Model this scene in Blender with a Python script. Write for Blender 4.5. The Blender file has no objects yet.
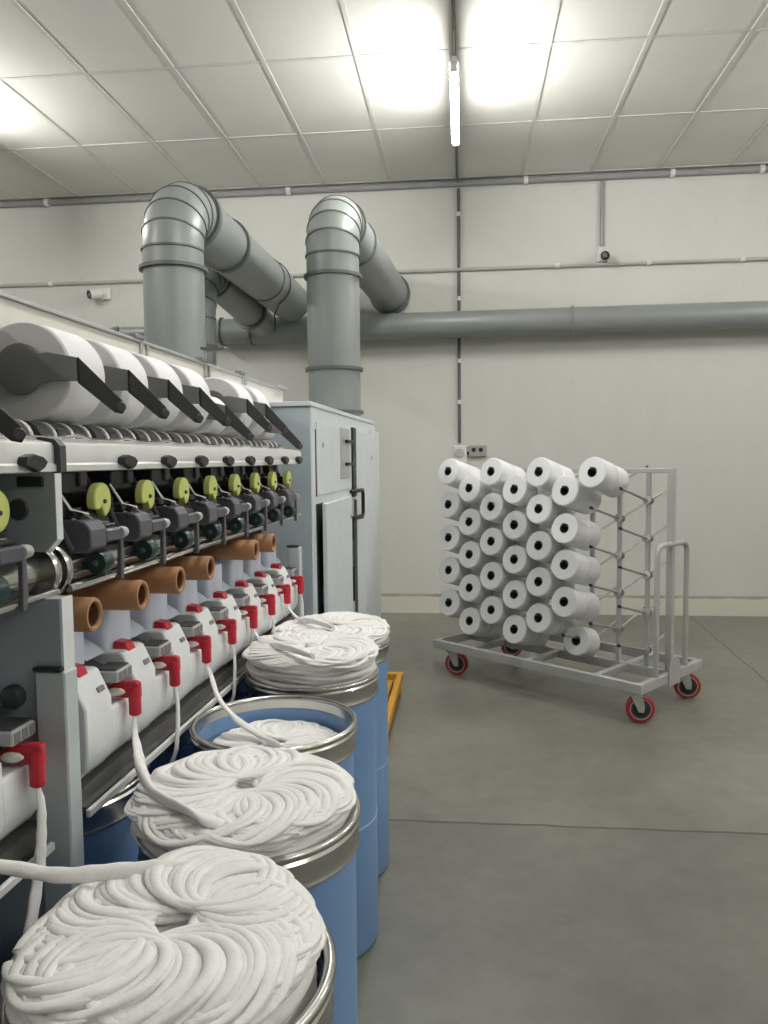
import bpy, math, random
from mathutils import Vector, Matrix, Quaternion
rnd = random.Random(7)
C = bpy.context.scene.collection
PI = math.pi
sc = bpy.context.scene

# ------------------------------------------------------------------ camera
CH, FPX = 1.55, 770.0
TH, PH, RO = math.atan(80/772.), math.atan(53/770.), .0105
MYAW = math.atan(103/772.) - math.atan(80/772.)      # the machine line stands slightly turned in the hall
rx = Vector((math.cos(TH), math.sin(TH), 0)); fh = Vector((-math.sin(TH), math.cos(TH), 0))
fw = fh*math.cos(PH) + Vector((0, 0, -math.sin(PH))); up = rx.cross(fw)
r2 = rx*math.cos(RO) - up*math.sin(RO); u2 = up*math.cos(RO) + rx*math.sin(RO)
cd = bpy.data.cameras.new('camera'); cam = bpy.data.objects.new('camera', cd); C.objects.link(cam)
m = Matrix((r2, u2, -fw)).transposed().to_4x4(); m.translation = (0, 0, CH); cam.matrix_world = m
cd.sensor_fit = 'VERTICAL'; cd.sensor_height = 24; cd.lens = FPX/1024*24; cd.clip_start = .02
sc.camera = cam

# ------------------------------------------------------------------ materials
def nd(nt, t, **k):
    n = nt.nodes.new(t)
    for a, v in k.items():
        if a in n.inputs: n.inputs[a].default_value = v
        else: setattr(n, a, v)
    return n
def mat(name, col, rough=.5, metal=0., var=.06, scale=8., bump=0., bscale=60., **kw):
    mt = bpy.data.materials.new(name); mt.use_nodes = True; nt = mt.node_tree
    b = nt.nodes['Principled BSDF']; b.inputs['Roughness'].default_value = rough; b.inputs['Metallic'].default_value = metal
    for k, v in kw.items(): b.inputs[k.replace('_', ' ')].default_value = v
    tc = nd(nt, 'ShaderNodeTexCoord')
    nz = nd(nt, 'ShaderNodeTexNoise', Scale=scale, Detail=4.); nt.links.new(tc.outputs['Object'], nz.inputs['Vector'])
    rp = nd(nt, 'ShaderNodeValToRGB'); e = rp.color_ramp.elements
    e[0].position = .3; e[1].position = .7
    e[0].color = [c*(1-var) for c in col] + [1]; e[1].color = [min(1, c*(1+var)) for c in col] + [1]
    nt.links.new(nz.outputs['Fac'], rp.inputs['Fac']); nt.links.new(rp.outputs['Color'], b.inputs['Base Color'])
    if bump:
        n2 = nd(nt, 'ShaderNodeTexNoise', Scale=bscale, Detail=5.); nt.links.new(tc.outputs['Object'], n2.inputs['Vector'])
        bp = nd(nt, 'ShaderNodeBump', Strength=bump, Distance=.004)
        nt.links.new(n2.outputs['Fac'], bp.inputs['Height']); nt.links.new(bp.outputs['Normal'], b.inputs['Normal'])
    return mt
M = {}
M['white_plastic'] = mat('white_plastic', (.77, .79, .80), .38)
M['bluish_plastic'] = mat('bluish_plastic', (.56, .61, .72), .45)
M['panel_grey'] = mat('panel_grey', (.52, .57, .59), .4)
M['side_sheet'] = mat('side_sheet', (.36, .41, .43), .4)
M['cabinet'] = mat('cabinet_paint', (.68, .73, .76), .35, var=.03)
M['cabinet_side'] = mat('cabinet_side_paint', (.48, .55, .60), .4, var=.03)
M['cream'] = mat('cream_paint', (.70, .68, .62), .5, var=.03)
M['alu'] = mat('aluminium', (.62, .62, .61), .38, .75, var=.05)
M['rail'] = mat('rail_aluminium', (.70, .70, .69), .42, .25, var=.04)
M['steel'] = mat('polished_steel', (.55, .54, .52), .2, 1.0, var=.08, scale=20)
M['rim_steel'] = mat('stainless_rim', (.56, .55, .52), .24, 1.0, var=.08, scale=12)
M['dark'] = mat('black_plastic', (.018, .019, .021), .45)
M['charcoal'] = mat('charcoal_plastic', (.05, .053, .058), .42)
M['armgrey'] = mat('arm_grey', (.20, .20, .202), .45)
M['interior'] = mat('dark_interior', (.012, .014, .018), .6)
M['blockgrey'] = mat('block_grey', (.10, .10, .115), .42)
M['lightcap'] = mat('pale_cap', (.45, .45, .46), .4)
M['green'] = mat('green_roller', (.014, .04, .037), .3)
M['yellow'] = mat('yellow_wheel', (.68, .74, .22), .42, var=.08)
M['cardboard'] = mat('brown_paper_tube', (.40, .20, .095), .6, var=.08, scale=25)
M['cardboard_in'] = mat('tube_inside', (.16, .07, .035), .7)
M['red'] = mat('red_plastic', (.52, .018, .035), .3)
M['ceramic'] = mat('ceramic_nozzle', (.82, .78, .72), .25)
M['yarn'] = mat('white_yarn', (.80, .80, .81), .85, var=.02, bump=.12, bscale=160.)
M['yarn_end'] = mat('wound_yarn_face', (.70, .71, .71), .9, var=.03)
M['sliver'] = mat('cotton_sliver', (.90, .89, .87), .9, var=.025, scale=30., bump=.4, bscale=90., Sheen_Weight=.25)
M['blue'] = mat('blue_can_plastic', (.19, .34, .60), .38, var=.05, scale=3.)
M['blue_in'] = mat('blue_can_inside', (.17, .33, .62), .45)
M['seam'] = mat('pale_blue_seam', (.38, .50, .68), .4)
M['duct'] = mat('grey_duct_plastic', (.235, .255, .245), .36, var=.05, scale=3.)
M['duct_dark'] = mat('duct_flange', (.105, .115, .11), .45)
M['frame'] = mat('grey_frame_paint', (.43, .43, .42), .42)
M['wheel_red'] = mat('red_tyre', (.42, .03, .035), .4)
M['wheel_hub'] = mat('dark_hub', (.05, .05, .05), .4)
M['zinc'] = mat('zinc_fork', (.55, .56, .56), .35, .6)
M['orange'] = mat('yellow_steel', (.62, .31, .015), .45)
M['conduit'] = mat('grey_conduit', (.30, .30, .30), .5)
M['conduit_dark'] = mat('dark_conduit', (.10, .10, .10), .5)
M['conduit_pale'] = mat('pale_conduit', (.46, .45, .42), .5)
M['device_white'] = mat('device_white', (.72, .70, .67), .4)
M['socket_grey'] = mat('socket_grey', (.36, .36, .35), .45)
M['cone_core'] = mat('dark_core', (.06, .06, .06), .6)
M['peg'] = mat('peg_steel', (.42, .42, .41), .35, .5)
M['channel'] = mat('under_channel_grey', (.10, .10, .095), .5)
M['kick'] = mat('white_rail_paint', (.75, .75, .73), .35)
def emis(name, col, s):
    mt = bpy.data.materials.new(name); mt.use_nodes = True; nt = mt.node_tree; nt.nodes.clear()
    e = nd(nt, 'ShaderNodeEmission', Color=(*col, 1), Strength=s); o = nd(nt, 'ShaderNodeOutputMaterial'); nt.links.new(e.outputs[0], o.inputs[0])
    return mt
M['tube_glow'] = emis('tube_glow', (1, .985, .945), 190.)

# ------------------------------------------------------------------ mesh builder
class MB:
    def __init__(s): s.v = []; s.f = []
    def add(s, vs, fs):
        n = len(s.v); s.v += [Vector(p) for p in vs]; s.f += [tuple(i+n for i in f) for f in fs]; return s
    def box(s, x0, x1, y0, y1, z0, z1, M4=None, bev=0.):
        X = ((x0, x1), (y0, y1), (z0, z1))
        if bev > 0 and min(x1-x0, y1-y0, z1-z0) > 2.2*bev:
            vs = []; idx = {}
            for i in (0, 1):
                for j in (0, 1):
                    for k in (0, 1):
                        c = [X[0][i], X[1][j], X[2][k]]; sg = [1-2*i, 1-2*j, 1-2*k]
                        for ax in range(3):
                            p = [c[q] + (0 if q == ax else sg[q]*bev) for q in range(3)]
                            idx[(i, j, k, ax)] = len(vs); vs.append(p)
            fs = []
            for ax in range(3):
                a, b = [(1, 2), (2, 0), (0, 1)][ax]
                for e in (0, 1):
                    q = []
                    for (p, r) in ((0, 0), (1, 0), (1, 1), (0, 1)):
                        c = [0, 0, 0]; c[ax] = e; c[a] = p; c[b] = r; q.append(idx[(*c, ax)])
                    fs.append(q if e else q[::-1])
            for ax in range(3):          # edge bevels along ax
                a, b = [(1, 2), (2, 0), (0, 1)][ax]
                for p in (0, 1):
                    for r in (0, 1):
                        def g(e, w):
                            c = [0, 0, 0]; c[ax] = e; c[a] = p; c[b] = r; return idx[(*c, w)]
                        q = [g(0, a), g(1, a), g(1, b), g(0, b)]
                        fs.append(q if (p ^ r) else q[::-1])
            for i in (0, 1):
                for j in (0, 1):
                    for k in (0, 1):
                        q = [idx[(i, j, k, 0)], idx[(i, j, k, 1)], idx[(i, j, k, 2)]]
                        fs.append(q if (i+j+k) % 2 else q[::-1])
        else:
            vs = [(X[0][i], X[1][j], X[2][k]) for i in (0, 1) for j in (0, 1) for k in (0, 1)]
            fs = [(0, 1, 3, 2), (4, 6, 7, 5), (0, 4, 5, 1), (2, 3, 7, 6), (0, 2, 6, 4), (1, 5, 7, 3)]
        if M4 is not None: vs = [M4 @ Vector(p) for p in vs]
        return s.add(vs, fs)
    def beam(s, p0, p1, w, h, upv=(0, 0, 1), bev=.002):    # rectangular bar between two points
        p0, p1 = Vector(p0), Vector(p1); d = p1-p0; L = d.length; d.normalize()
        y = Vector(upv); x = y.cross(d)
        if x.length < 1e-4: y = Vector((0, 1, 0)); x = y.cross(d)
        x.normalize(); y = d.cross(x)
        m4 = Matrix((x, y, d)).transposed().to_4x4(); m4.translation = p0
        return s.box(-w/2, w/2, -h/2, h/2, 0, L, m4, bev)
    def tube(s, pts, r, seg=12, caps=True, flat=1., upv=None, closed=False):
        pts = [Vector(p) for p in pts]; n = len(pts); rs = r if isinstance(r, (list, tuple)) else [r]*n
        T = []
        for i in range(n):
            a = pts[i-1] if i else (pts[-1] if closed else pts[0]); b = pts[i+1] if i < n-1 else (pts[0] if closed else pts[-1])
            T.append((b-a).normalized())
        N = Vector(upv) if upv else (Vector((0, 0, 1)) if abs(T[0].z) < .9 else Vector((1, 0, 0)))
        vs = []; fs = []
        for i in range(n):
            if upv: N = Vector(upv)
            N = (N - T[i]*N.dot(T[i])).normalized(); B = T[i].cross(N)
            sc_ = 1.
            if 0 < i < n-1:
                c = (pts[i]-pts[i-1]).normalized().dot(T[i]); sc_ = 1/max(.5, c)
                bd = (pts[i+1]-pts[i]).normalized() - (pts[i]-pts[i-1]).normalized()
            for j in range(seg):
                a = 2*PI*j/seg
                o = B*math.cos(a)*rs[i] + N*math.sin(a)*rs[i]*flat
                if sc_ > 1.0005 and bd.length > 1e-5:
                    q = bd.normalized(); o = o + q*o.dot(q)*(sc_-1)
                vs.append(pts[i] + o)
        for i in range(n if closed else n-1):
            for j in range(seg):
                a = i*seg+j; b = i*seg+(j+1) % seg; c2 = ((i+1) % n)*seg+(j+1) % seg; d2 = ((i+1) % n)*seg+j
                fs.append((a, b, c2, d2))
        if caps and not closed:
            fs.append(tuple(range(seg))[::-1]); fs.append(tuple((n-1)*seg+j for j in range(seg)))
        return s.add(vs, fs)
    def lathe(s, prof, org=(0, 0, 0), axis=(0, 0, 1), seg=24, closed=False):   # prof: (radius, height along axis)
        A = Vector(axis).normalized(); q = Vector((0, 0, 1)).rotation_difference(A); org = Vector(org)
        vs = []; fs = []; n = len(prof)
        for (r, h) in prof:
            for j in range(seg):
                a = 2*PI*j/seg; vs.append(org + q @ Vector((r*math.cos(a), r*math.sin(a), h)))
        for i in range(n if closed else n-1):
            k = (i+1) % n
            for j in range(seg):
                fs.append((i*seg+j, i*seg+(j+1) % seg, k*seg+(j+1) % seg, k*seg+j))
        if not closed:
            if prof[0][0] > 1e-6: fs.append(tuple(range(seg))[::-1])
            if prof[-1][0] > 1e-6: fs.append(tuple((n-1)*seg+j for j in range(seg)))
        return s.add(vs, fs)
    def cyl(s, p0, p1, r, seg=16, bev=0.):
        p0, p1 = Vector(p0), Vector(p1); L = (p1-p0).length
        pr = [(r, 0), (r, L)] if not bev else [(r-bev, 0), (r, bev), (r, L-bev), (r-bev, L)]
        return s.lathe(pr, p0, p1-p0, seg)
    def pipe(s, p0, p1, r, ri, seg=24, bev=.002):
        p0, p1 = Vector(p0), Vector(p1); L = (p1-p0).length
        return s.lathe([(ri, 0), (r-bev, 0), (r, bev), (r, L-bev), (r-bev, L), (ri, L)], p0, p1-p0, seg, True)
    def prism(s, poly, ax, a0, a1):    # polygon in the two axes other than ax, extruded a0..a1 along ax
        n = len(poly); vs = []
        for a in (a0, a1):
            for (p, q) in poly:
                vs.append({'x': (a, p, q), 'y': (p, a, q), 'z': (p, q, a)}[ax])
        fs = [tuple(range(n)), tuple(range(n, 2*n))[::-1]]
        fs += [(i, i+n, (i+1) % n+n, (i+1) % n) for i in range(n)]
        return s.add(vs, fs)
    def build(s, name, m_, parent=None, frame='w', origin=(0, 0, 0), ang=35, bev=0.):
        if parent is not None: origin = ORG[parent.name][1]; frame = ORG[parent.name][0]
        o3 = Vector(origin)
        me = bpy.data.meshes.new(name); me.from_pydata([tuple(p-o3) for p in s.v], [], s.f)
        import bmesh
        bm = bmesh.new(); bm.from_mesh(me); bmesh.ops.recalc_face_normals(bm, faces=bm.faces); bm.to_mesh(me); bm.free()
        me.materials.append(m_)
        me.polygons.foreach_set('use_smooth', [True]*len(me.polygons)); me.set_sharp_from_angle(angle=math.radians(ang)); me.update()
        ob = bpy.data.objects.new(name, me); C.objects.link(ob)
        if parent is not None: ob.parent = parent; ORG[ob.name] = (frame, o3)
        else: place(ob, frame, o3)
        if bev:
            bv = ob.modifiers.new('bevel', 'BEVEL'); bv.width = bev; bv.segments = 2; bv.limit_method = 'ANGLE'; bv.angle_limit = math.radians(40)
        return ob
ORG = {}
TRO = Vector((.688, 5.26, 0)); TRA = math.radians(-40.6)
FR = {'w': Matrix.Identity(4), 'm': Matrix.Rotation(-MYAW, 4, 'Z'), 't': Matrix.Translation(TRO) @ Matrix.Rotation(TRA, 4, 'Z')}
def place(ob, frame, o3):
    mm = FR[frame] @ Matrix.Translation(Vector(o3)); ob.location = mm.translation; ob.rotation_euler = mm.to_euler(); ORG[ob.name] = (frame, Vector(o3))
def tag(o, label, cat, group=None, kind=None):
    if label: o['label'] = label
    if cat: o['category'] = cat
    if group: o['group'] = group
    if kind: o['kind'] = kind
    return o
def thing(name, label, cat, origin, frame='m', group=None):
    o = bpy.data.objects.new(name, None); C.objects.link(o); o.empty_display_size = .05
    place(o, frame, origin); return tag(o, label, cat, group)
def dup(root, d, label, frame='m'):
    def cp(o, par):
        c = o.copy(); C.objects.link(c)
        if par is not None: c.parent = par; c.matrix_parent_inverse = o.matrix_parent_inverse.copy()
        ORG[c.name] = ORG[o.name]
        for ch in [x for x in KIDS(o)]: cp(ch, c)
        return c
    r = cp(root, None); o3 = ORG[root.name][1] + Vector(d); place(r, frame, o3); r['label'] = label
    return r
def KIDS(o): return [x for x in C.objects if x.parent == o]

# ------------------------------------------------------------------ hall
CZ, WY = 4.23, 7.67
XL, XR, YB = -7.5, 6.5, -7.0
def struct(name, mb, m_, **k):
    o = mb.build(name, m_, **k); o['kind'] = 'structure'; return o
# floor: polished concrete with a saw cut and stains
fm = bpy.data.materials.new('polished_concrete'); fm.use_nodes = True; nt = fm.node_tree; b = nt.nodes['Principled BSDF']
tc = nd(nt, 'ShaderNodeTexCoord')
n1 = nd(nt, 'ShaderNodeTexNoise', Scale=.9, Detail=7., Roughness=.6); n2 = nd(nt, 'ShaderNodeTexNoise', Scale=9., Detail=8., Roughness=.7)
nt.links.new(tc.outputs['Object'], n1.inputs['Vector']); nt.links.new(tc.outputs['Object'], n2.inputs['Vector'])
r1 = nd(nt, 'ShaderNodeValToRGB'); e = r1.color_ramp.elements
e[0].position = .32; e[0].color = (.148, .146, .125, 1); e[1].position = .68; e[1].color = (.248, .242, .203, 1)
nt.links.new(n1.outputs['Fac'], r1.inputs['Fac'])
rr2 = nd(nt, 'ShaderNodeValToRGB'); e = rr2.color_ramp.elements
e[0].position = .3; e[0].color = (.82, .82, .82, 1); e[1].position = .75; e[1].color = (1.1, 1.1, 1.1, 1)
nt.links.new(n2.outputs['Fac'], rr2.inputs['Fac'])
mx = nd(nt, 'ShaderNodeMix', data_type='RGBA', blend_type='MULTIPLY'); mx.inputs[0].default_value = 1
nt.links.new(r1.outputs['Color'], mx.inputs[6]); nt.links.new(rr2.outputs['Color'], mx.inputs[7])
sp = nd(nt, 'ShaderNodeSeparateXYZ'); nt.links.new(tc.outputs['Object'], sp.inputs[0])
n3 = nd(nt, 'ShaderNodeTexNoise', Scale=5., Detail=5.); nt.links.new(tc.outputs['Object'], n3.inputs['Vector'])
def math_(op, a, b_=None, c_=None):
    n = nd(nt, 'ShaderNodeMath', operation=op)
    for i, q in enumerate((a, b_, c_)):
        if q is None: continue
        if isinstance(q, (int, float)): n.inputs[i].default_value = q
        else: nt.links.new(q, n.inputs[i])
    return n.outputs[0]
wob = math_('MULTIPLY', math_('SUBTRACT', n3.outputs['Fac'], .5), .035)
cutA = math_('LESS_THAN', math_('ABSOLUTE', math_('ADD', math_('SUBTRACT', sp.outputs['Y'], 3.20), wob)), .007)
cutB = math_('MULTIPLY', math_('LESS_THAN', math_('ABSOLUTE', math_('ADD', math_('ADD', math_('SUBTRACT', sp.outputs['X'], 1.781), math_('MULTIPLY', sp.outputs['Y'], -.052*-1 - .104)), wob)), .006), math_('GREATER_THAN', sp.outputs['Y'], 3.2))
cut = math_('MAXIMUM', cutA, cutB)
mx2 = nd(nt, 'ShaderNodeMix', data_type='RGBA'); nt.links.new(math_('MULTIPLY', cut, .85), mx2.inputs[0]); nt.links.new(mx.outputs[2], mx2.inputs[6]); mx2.inputs[7].default_value = (.045, .03, .022, 1)
# darker bay in front of the cut, and ring marks
vor = nd(nt, 'ShaderNodeTexVoronoi', Scale=2.3); nt.links.new(tc.outputs['Object'], vor.inputs['Vector'])
spot = math_('MULTIPLY', math_('LESS_THAN', math_('ABSOLUTE', math_('SUBTRACT', vor.outputs['Distance'], .07)), .025), math_('LESS_THAN', sp.outputs['Y'], 3.1))
bay = math_('MULTIPLY', math_('LESS_THAN', sp.outputs['Y'], 3.2), .22)
mx3 = nd(nt, 'ShaderNodeMix', data_type='RGBA'); nt.links.new(math_('ADD', bay, math_('MULTIPLY', spot, .12)), mx3.inputs[0]); nt.links.new(mx2.outputs[2], mx3.inputs[6]); mx3.inputs[7].default_value = (.06, .062, .062, 1)
nt.links.new(mx3.outputs[2], b.inputs['Base Color'])
rg = nd(nt, 'ShaderNodeMapRange'); rg.inputs[3].default_value = .30; rg.inputs[4].default_value = .55; nt.links.new(n1.outputs['Fac'], rg.inputs[0]); nt.links.new(rg.outputs[0], b.inputs['Roughness'])
bp = nd(nt, 'ShaderNodeBump', Strength=.08, Distance=.01); nt.links.new(n2.outputs['Fac'], bp.inputs['Height']); nt.links.new(bp.outputs[0], b.inputs['Normal'])
struct('floor', MB().box(XL-.2, XR+.2, YB-.2, WY+.2, -.1, 0), fm)
# wall plaster
def plaster(name, col, streak=True):
    wm = bpy.data.materials.new(name); wm.use_nodes = True; nt = wm.node_tree; b = nt.nodes['Principled BSDF']; b.inputs['Roughness'].default_value = .7
    tc = nd(nt, 'ShaderNodeTexCoord'); mp = nd(nt, 'ShaderNodeMapping'); mp.inputs['Scale'].default_value = (1, 1, .35); nt.links.new(tc.outputs['Object'], mp.inputs[0])
    n1 = nd(nt, 'ShaderNodeTexNoise', Scale=1.6, Detail=6., Roughness=.65); nt.links.new(mp.outputs[0], n1.inputs['Vector'])
    n2 = nd(nt, 'ShaderNodeTexNoise', Scale=14., Detail=6., Roughness=.7); nt.links.new(tc.outputs['Object'], n2.inputs['Vector'])
    rp = nd(nt, 'ShaderNodeValToRGB'); e = rp.color_ramp.elements; e[0].position = .3; e[1].position = .65
    e[0].color = [c*.93 for c in col]+[1]; e[1].color = list(col)+[1]; nt.links.new(n1.outputs['Fac'], rp.inputs[0])
    rp2 = nd(nt, 'ShaderNodeValToRGB'); e = rp2.color_ramp.elements; e[0].position = .22; e[1].position = .36; e[0].color = (.82, .82, .80, 1); e[1].color = (1, 1, 1, 1)
    nt.links.new(n2.outputs['Fac'], rp2.inputs[0])
    mx = nd(nt, 'ShaderNodeMix', data_type='RGBA', blend_type='MULTIPLY'); mx.inputs[0].default_value = 1
    nt.links.new(rp.outputs[0], mx.inputs[6]); nt.links.new(rp2.outputs[0], mx.inputs[7]); nt.links.new(mx.outputs[2], b.inputs['Base Color'])
    bp = nd(nt, 'ShaderNodeBump', Strength=.15, Distance=.01); nt.links.new(n2.outputs['Fac'], bp.inputs['Height']); nt.links.new(bp.outputs[0], b.inputs['Normal'])
    return wm
M['plaster'] = plaster('wall_plaster', (.64, .64, .595))
struct('wall_back', MB().box(XL-.2, XR+.2, WY, WY+.2, 0, CZ), M['plaster'])
struct('wall_left', MB().box(XL-.2, XL, YB, WY, 0, CZ), M['plaster'])
struct('wall_right', MB().box(XR, XR+.2, YB, WY, 0, CZ), M['plaster'])
struct('wall_front', MB().box(XL-.2, XR+.2, YB-.2, YB, 0, CZ), M['plaster'])
# plinth with a grimy upper edge
bm_ = bpy.data.materials.new('plinth_paint'); bm_.use_nodes = True; nt = bm_.node_tree; b = nt.nodes['Principled BSDF']; b.inputs['Roughness'].default_value = .6
tc = nd(nt, 'ShaderNodeTexCoord'); sp = nd(nt, 'ShaderNodeSeparateXYZ'); nt.links.new(tc.outputs['Object'], sp.inputs[0])
n1 = nd(nt, 'ShaderNodeTexNoise', Scale=4., Detail=6.); nt.links.new(tc.outputs['Object'], n1.inputs['Vector'])
h = math_('ADD', sp.outputs['Z'], math_('MULTIPLY', math_('SUBTRACT', n1.outputs['Fac'], .5), .06))
dirt = math_('MULTIPLY', math_('GREATER_THAN', h, .165), math_('ADD', math_('MULTIPLY', n1.outputs['Fac'], 1.0), .1))
mx = nd(nt, 'ShaderNodeMix', data_type='RGBA'); nt.links.new(dirt, mx.inputs[0]); mx.inputs[6].default_value = (.66, .64, .56, 1); mx.inputs[7].default_value = (.20, .185, .16, 1)
nt.links.new(mx.outputs[2], b.inputs['Base Color'])
struct('baseboard_back', MB().box(XL, XR, WY-.012, WY, 0, .195), bm_)
# ceiling boards and their grid
cm = mat('ceiling_board', (.70, .695, .65), .75, var=.035, scale=1.4)
struct('ceiling', MB().box(XL-.2, XR+.2, YB-.2, WY+.2, CZ, CZ+.1), cm)
g = MB()
x = -.70 - .632*11
while x < XR: g.box(x-.014, x+.014, YB, WY, CZ-.006, CZ); x += .632
y = 5.28 - 1.165*9
while y < WY: g.box(XL, XR, y-.014, y+.014, CZ-.0055, CZ); y += 1.165
struct('trim_1', g, mat('ceiling_grid', (.61, .60, .56), .6))

# ------------------------------------------------------------------ strip lights
def lamp(x, y, label):
    t = thing('strip_light', label, 'light', (x, y, CZ-.29), 'w', 'strip lights on the ceiling')
    zl = CZ-.29
    MB().prism([(x-.012, zl+.035), (x+.012, zl+.035), (x+.026, zl+.004), (x-.026, zl+.004)], 'y', y-.58, y+.58).build('housing', M['device_white'], t)
    MB().tube([(x, y-.55, zl-.022), (x, y+.55, zl-.022)], .026, 16).build('tube', M['tube_glow'], t)
    for q in (-.565, .565): MB().box(x-.024, x+.024, y+q-.015, y+q+.015, zl-.046, zl+.003, bev=.003).build('end_cap', M['device_white'], t)
    for q in (-.45, .45): MB().cyl((x, y+q, zl+.03), (x, y+q, CZ-.006), .003, 8).build('hanger', M['conduit'], t)
    return t
LX = (-3.93, -.05, 3.77)
for i, x in enumerate(LX):
    for j, y in enumerate((5.43, 2.45, -.8)):  # last row is unseen, added as fill for sides facing the camera
        if i == 1 and j == 2: continue
        lb = ('glowing strip light in the middle of the ceiling ahead' if i == 1 and j == 0 else
              'strip light on the ceiling at the left edge of the picture' if i == 0 and j == 0 else
              'strip light on the ceiling %s, %s' % (('left of the spinning machine', 'above the aisle', 'far right of the aisle')[i], ('nearest the back wall', 'second from the back wall', 'added as fill behind the camera', 'farthest from the back wall')[j]))
        lamp(x, y, lb)
def conduit(name, label, pts, r, m_, clips=(), cr=1.5):
    t = thing(name, label, 'conduit', pts[0], 'w')
    MB().tube(pts, r, 10).build('pipe', m_, t)
    for (p, d) in clips: MB().lathe([(r*.9, -.02), (r*cr, -.02), (r*cr, .02), (r*.9, .02)], p, d, 12).build('clip', M['device_white'], t)
    return t
cy = WY-.035
conduit('wall_conduit', 'thick grey conduit running along the top of the back wall', [(XL, cy, CZ-.045), (XR, cy, CZ-.045)], .03, M['conduit'],
        [((x, cy, CZ-.045), (1, 0, 0)) for x in (-4.2, -2.95, -1.7, .6, 1.95, 2.75)], 1.35)
conduit('wall_conduit', 'thin pale conduit running across the wall behind the ducts', [(XL, WY-.02, 3.375), (XR, WY-.02, 3.375)], .017, M['conduit_pale'],
        [((x, WY-.02, 3.375), (1, 0, 0)) for x in (-4.2, -2.6, .9, 1.75, 2.6)])
conduit('wall_conduit', 'dark vertical conduit on the wall dropping to the wall sockets', [(-.038, WY-.017, CZ-.09), (-.038, WY-.017, 1.70)], .016, M['conduit_dark'],
        [((-.038, WY-.017, z), (0, 0, 1)) for z in (3.9, 3.1, 2.5, 2.1)], 1.3)
conduit('ceiling_conduit', 'thin dark conduit on the ceiling above the middle strip light', [(-.05, 3.20, CZ-.02), (-.05, WY-.07, CZ-.035)], .013, M['conduit_dark'])
conduit('wall_conduit', 'short grey conduit dropping from the ceiling conduit to the right camera', [(1.315, WY-.02, CZ-.08), (1.315, WY-.02, 3.555)], .019, M['conduit'])
# cameras and sockets
def cctv(x, z, label, dx):
    t = thing('security_camera', label, 'camera', (x, WY, z), 'w', 'security cameras on the back wall')
    MB().box(x-.05, x+.05, WY-.05, WY+.004, z-.06, z+.05, bev=.006).build('junction_box', M['device_white'], t)
    a = Vector((x, WY-.05, z)); d = Vector((dx, -.8, -.25)).normalized()
    MB().cyl(a, a+d*.05, .016, 12).build('bracket', M['device_white'], t)
    MB().lathe([(.02, .03), (.044, .04), (.047, .06), (.047, .15), (.042, .155)], a, d, 20).build('barrel', M['device_white'], t)
    MB().lathe([(.041, .1545), (.041, .165), (.03, .166), (.025, .155)], a, d, 20).build('lens', M['dark'], t)
cctv(-3.62, 3.26, 'small bullet camera on the wall left of the tallest duct', -.75)
cctv(1.325, 3.46, 'small camera under the short drop conduit right of the light', -.05)
t = thing('wall_socket', 'grey twin outlet box on the wall behind the bobbin trolley', 'socket', (.143, WY, 1.62), 'w')
MB().box(.055, .225, WY-.045, WY, 1.565, 1.675, bev=.006).build('box', M['socket_grey'], t)
for x in (.10, .17): MB().lathe([(.021, 0), (.021, .008), (.012, .009), (.011, .002)], (x, WY-.044, 1.63), (0, -1, 0), 16).build('outlet', M['dark'], t)
t = thing('wall_switch', 'white wall box with round dial beside the grey twin outlet', 'switch', (-.03, WY, 1.6), 'w')
MB().box(-.095, .035, WY-.03, WY, 1.50, 1.675, bev=.006).build('box', M['device_white'], t)
MB().lathe([(.045, 0), (.045, .012), (.036, .016), (.034, .010)], (-.04, WY-.03, 1.60), (0, -1, 0), 24).build('dial', M['conduit_pale'], t)
MB().box(.036, .054, WY-.03, WY-.008, 1.585, 1.615).build('gland', M['dark'], t)

# ------------------------------------------------------------------ ductwork
def arc(c, r, a0, a1, n, x):    # arc in the YZ plane
    return [(x, c[0]+r*math.cos(a0+(a1-a0)*i/n), c[1]+r*math.sin(a0+(a1-a0)*i/n)) for i in range(n+1)]
def ring(p, d, r, w=.012, h=.014, seg=36):
    return MB().lathe([(r-.004, -w), (r+h, -w), (r+h, w), (r-.004, w)], p, d, seg)
def riser(name, label, x, y, z0, zc, r, R, y1, x1, z1, flz, flr, runrings, nring=6):
    t = thing(name, label, 'duct', (x, y, z0), 'w', 'grey extraction ducts')
    el = arc((y+R, zc-R), R, PI, PI/2, 5, x)
    MB().tube([(x, y, z0), (x, y, zc-R)], r, 36).build('riser', M['duct'], t, ang=16)
    MB().tube([Vector(el[0])-Vector((0, 0, .001))]+el+[Vector(el[-1])+Vector((0, .001, 0))], r*1.01, 36).build('elbow', M['duct'], t, ang=14)
    MB().tube([el[-1], (x1, y1, z1)], r, 36).build('run', M['duct'], t, ang=16)
    for i, p in enumerate(el):
        a = PI/2*i/5; d = (0, math.sin(a), math.cos(a))
        ring(p, d, r*1.01, .006, .006).build('seam_band', M['duct_dark'], t)
    for z in flz: ring((x, y, z), (0, 0, 1), r, .010, flr).build('flange', M['duct_dark'], t)
    dv = (Vector((x1, y1, z1))-Vector(el[-1])); L = dv.length; dv.normalize()
    for (q, w, h) in runrings: ring(Vector(el[-1])+dv*q, dv, r, w, h).build('flange', M['duct_dark'], t)
    return t
riser('extraction_duct', 'thick grey duct rising behind the packages, leftmost and largest elbow', -1.735, 4.58, .9, 3.11, .18, .30, 7.30, -1.62, 3.04, (2.70,), .022,
      ((.03, .022, .022), (.62, .018, .018), (1.55, .008, .008)))
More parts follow.
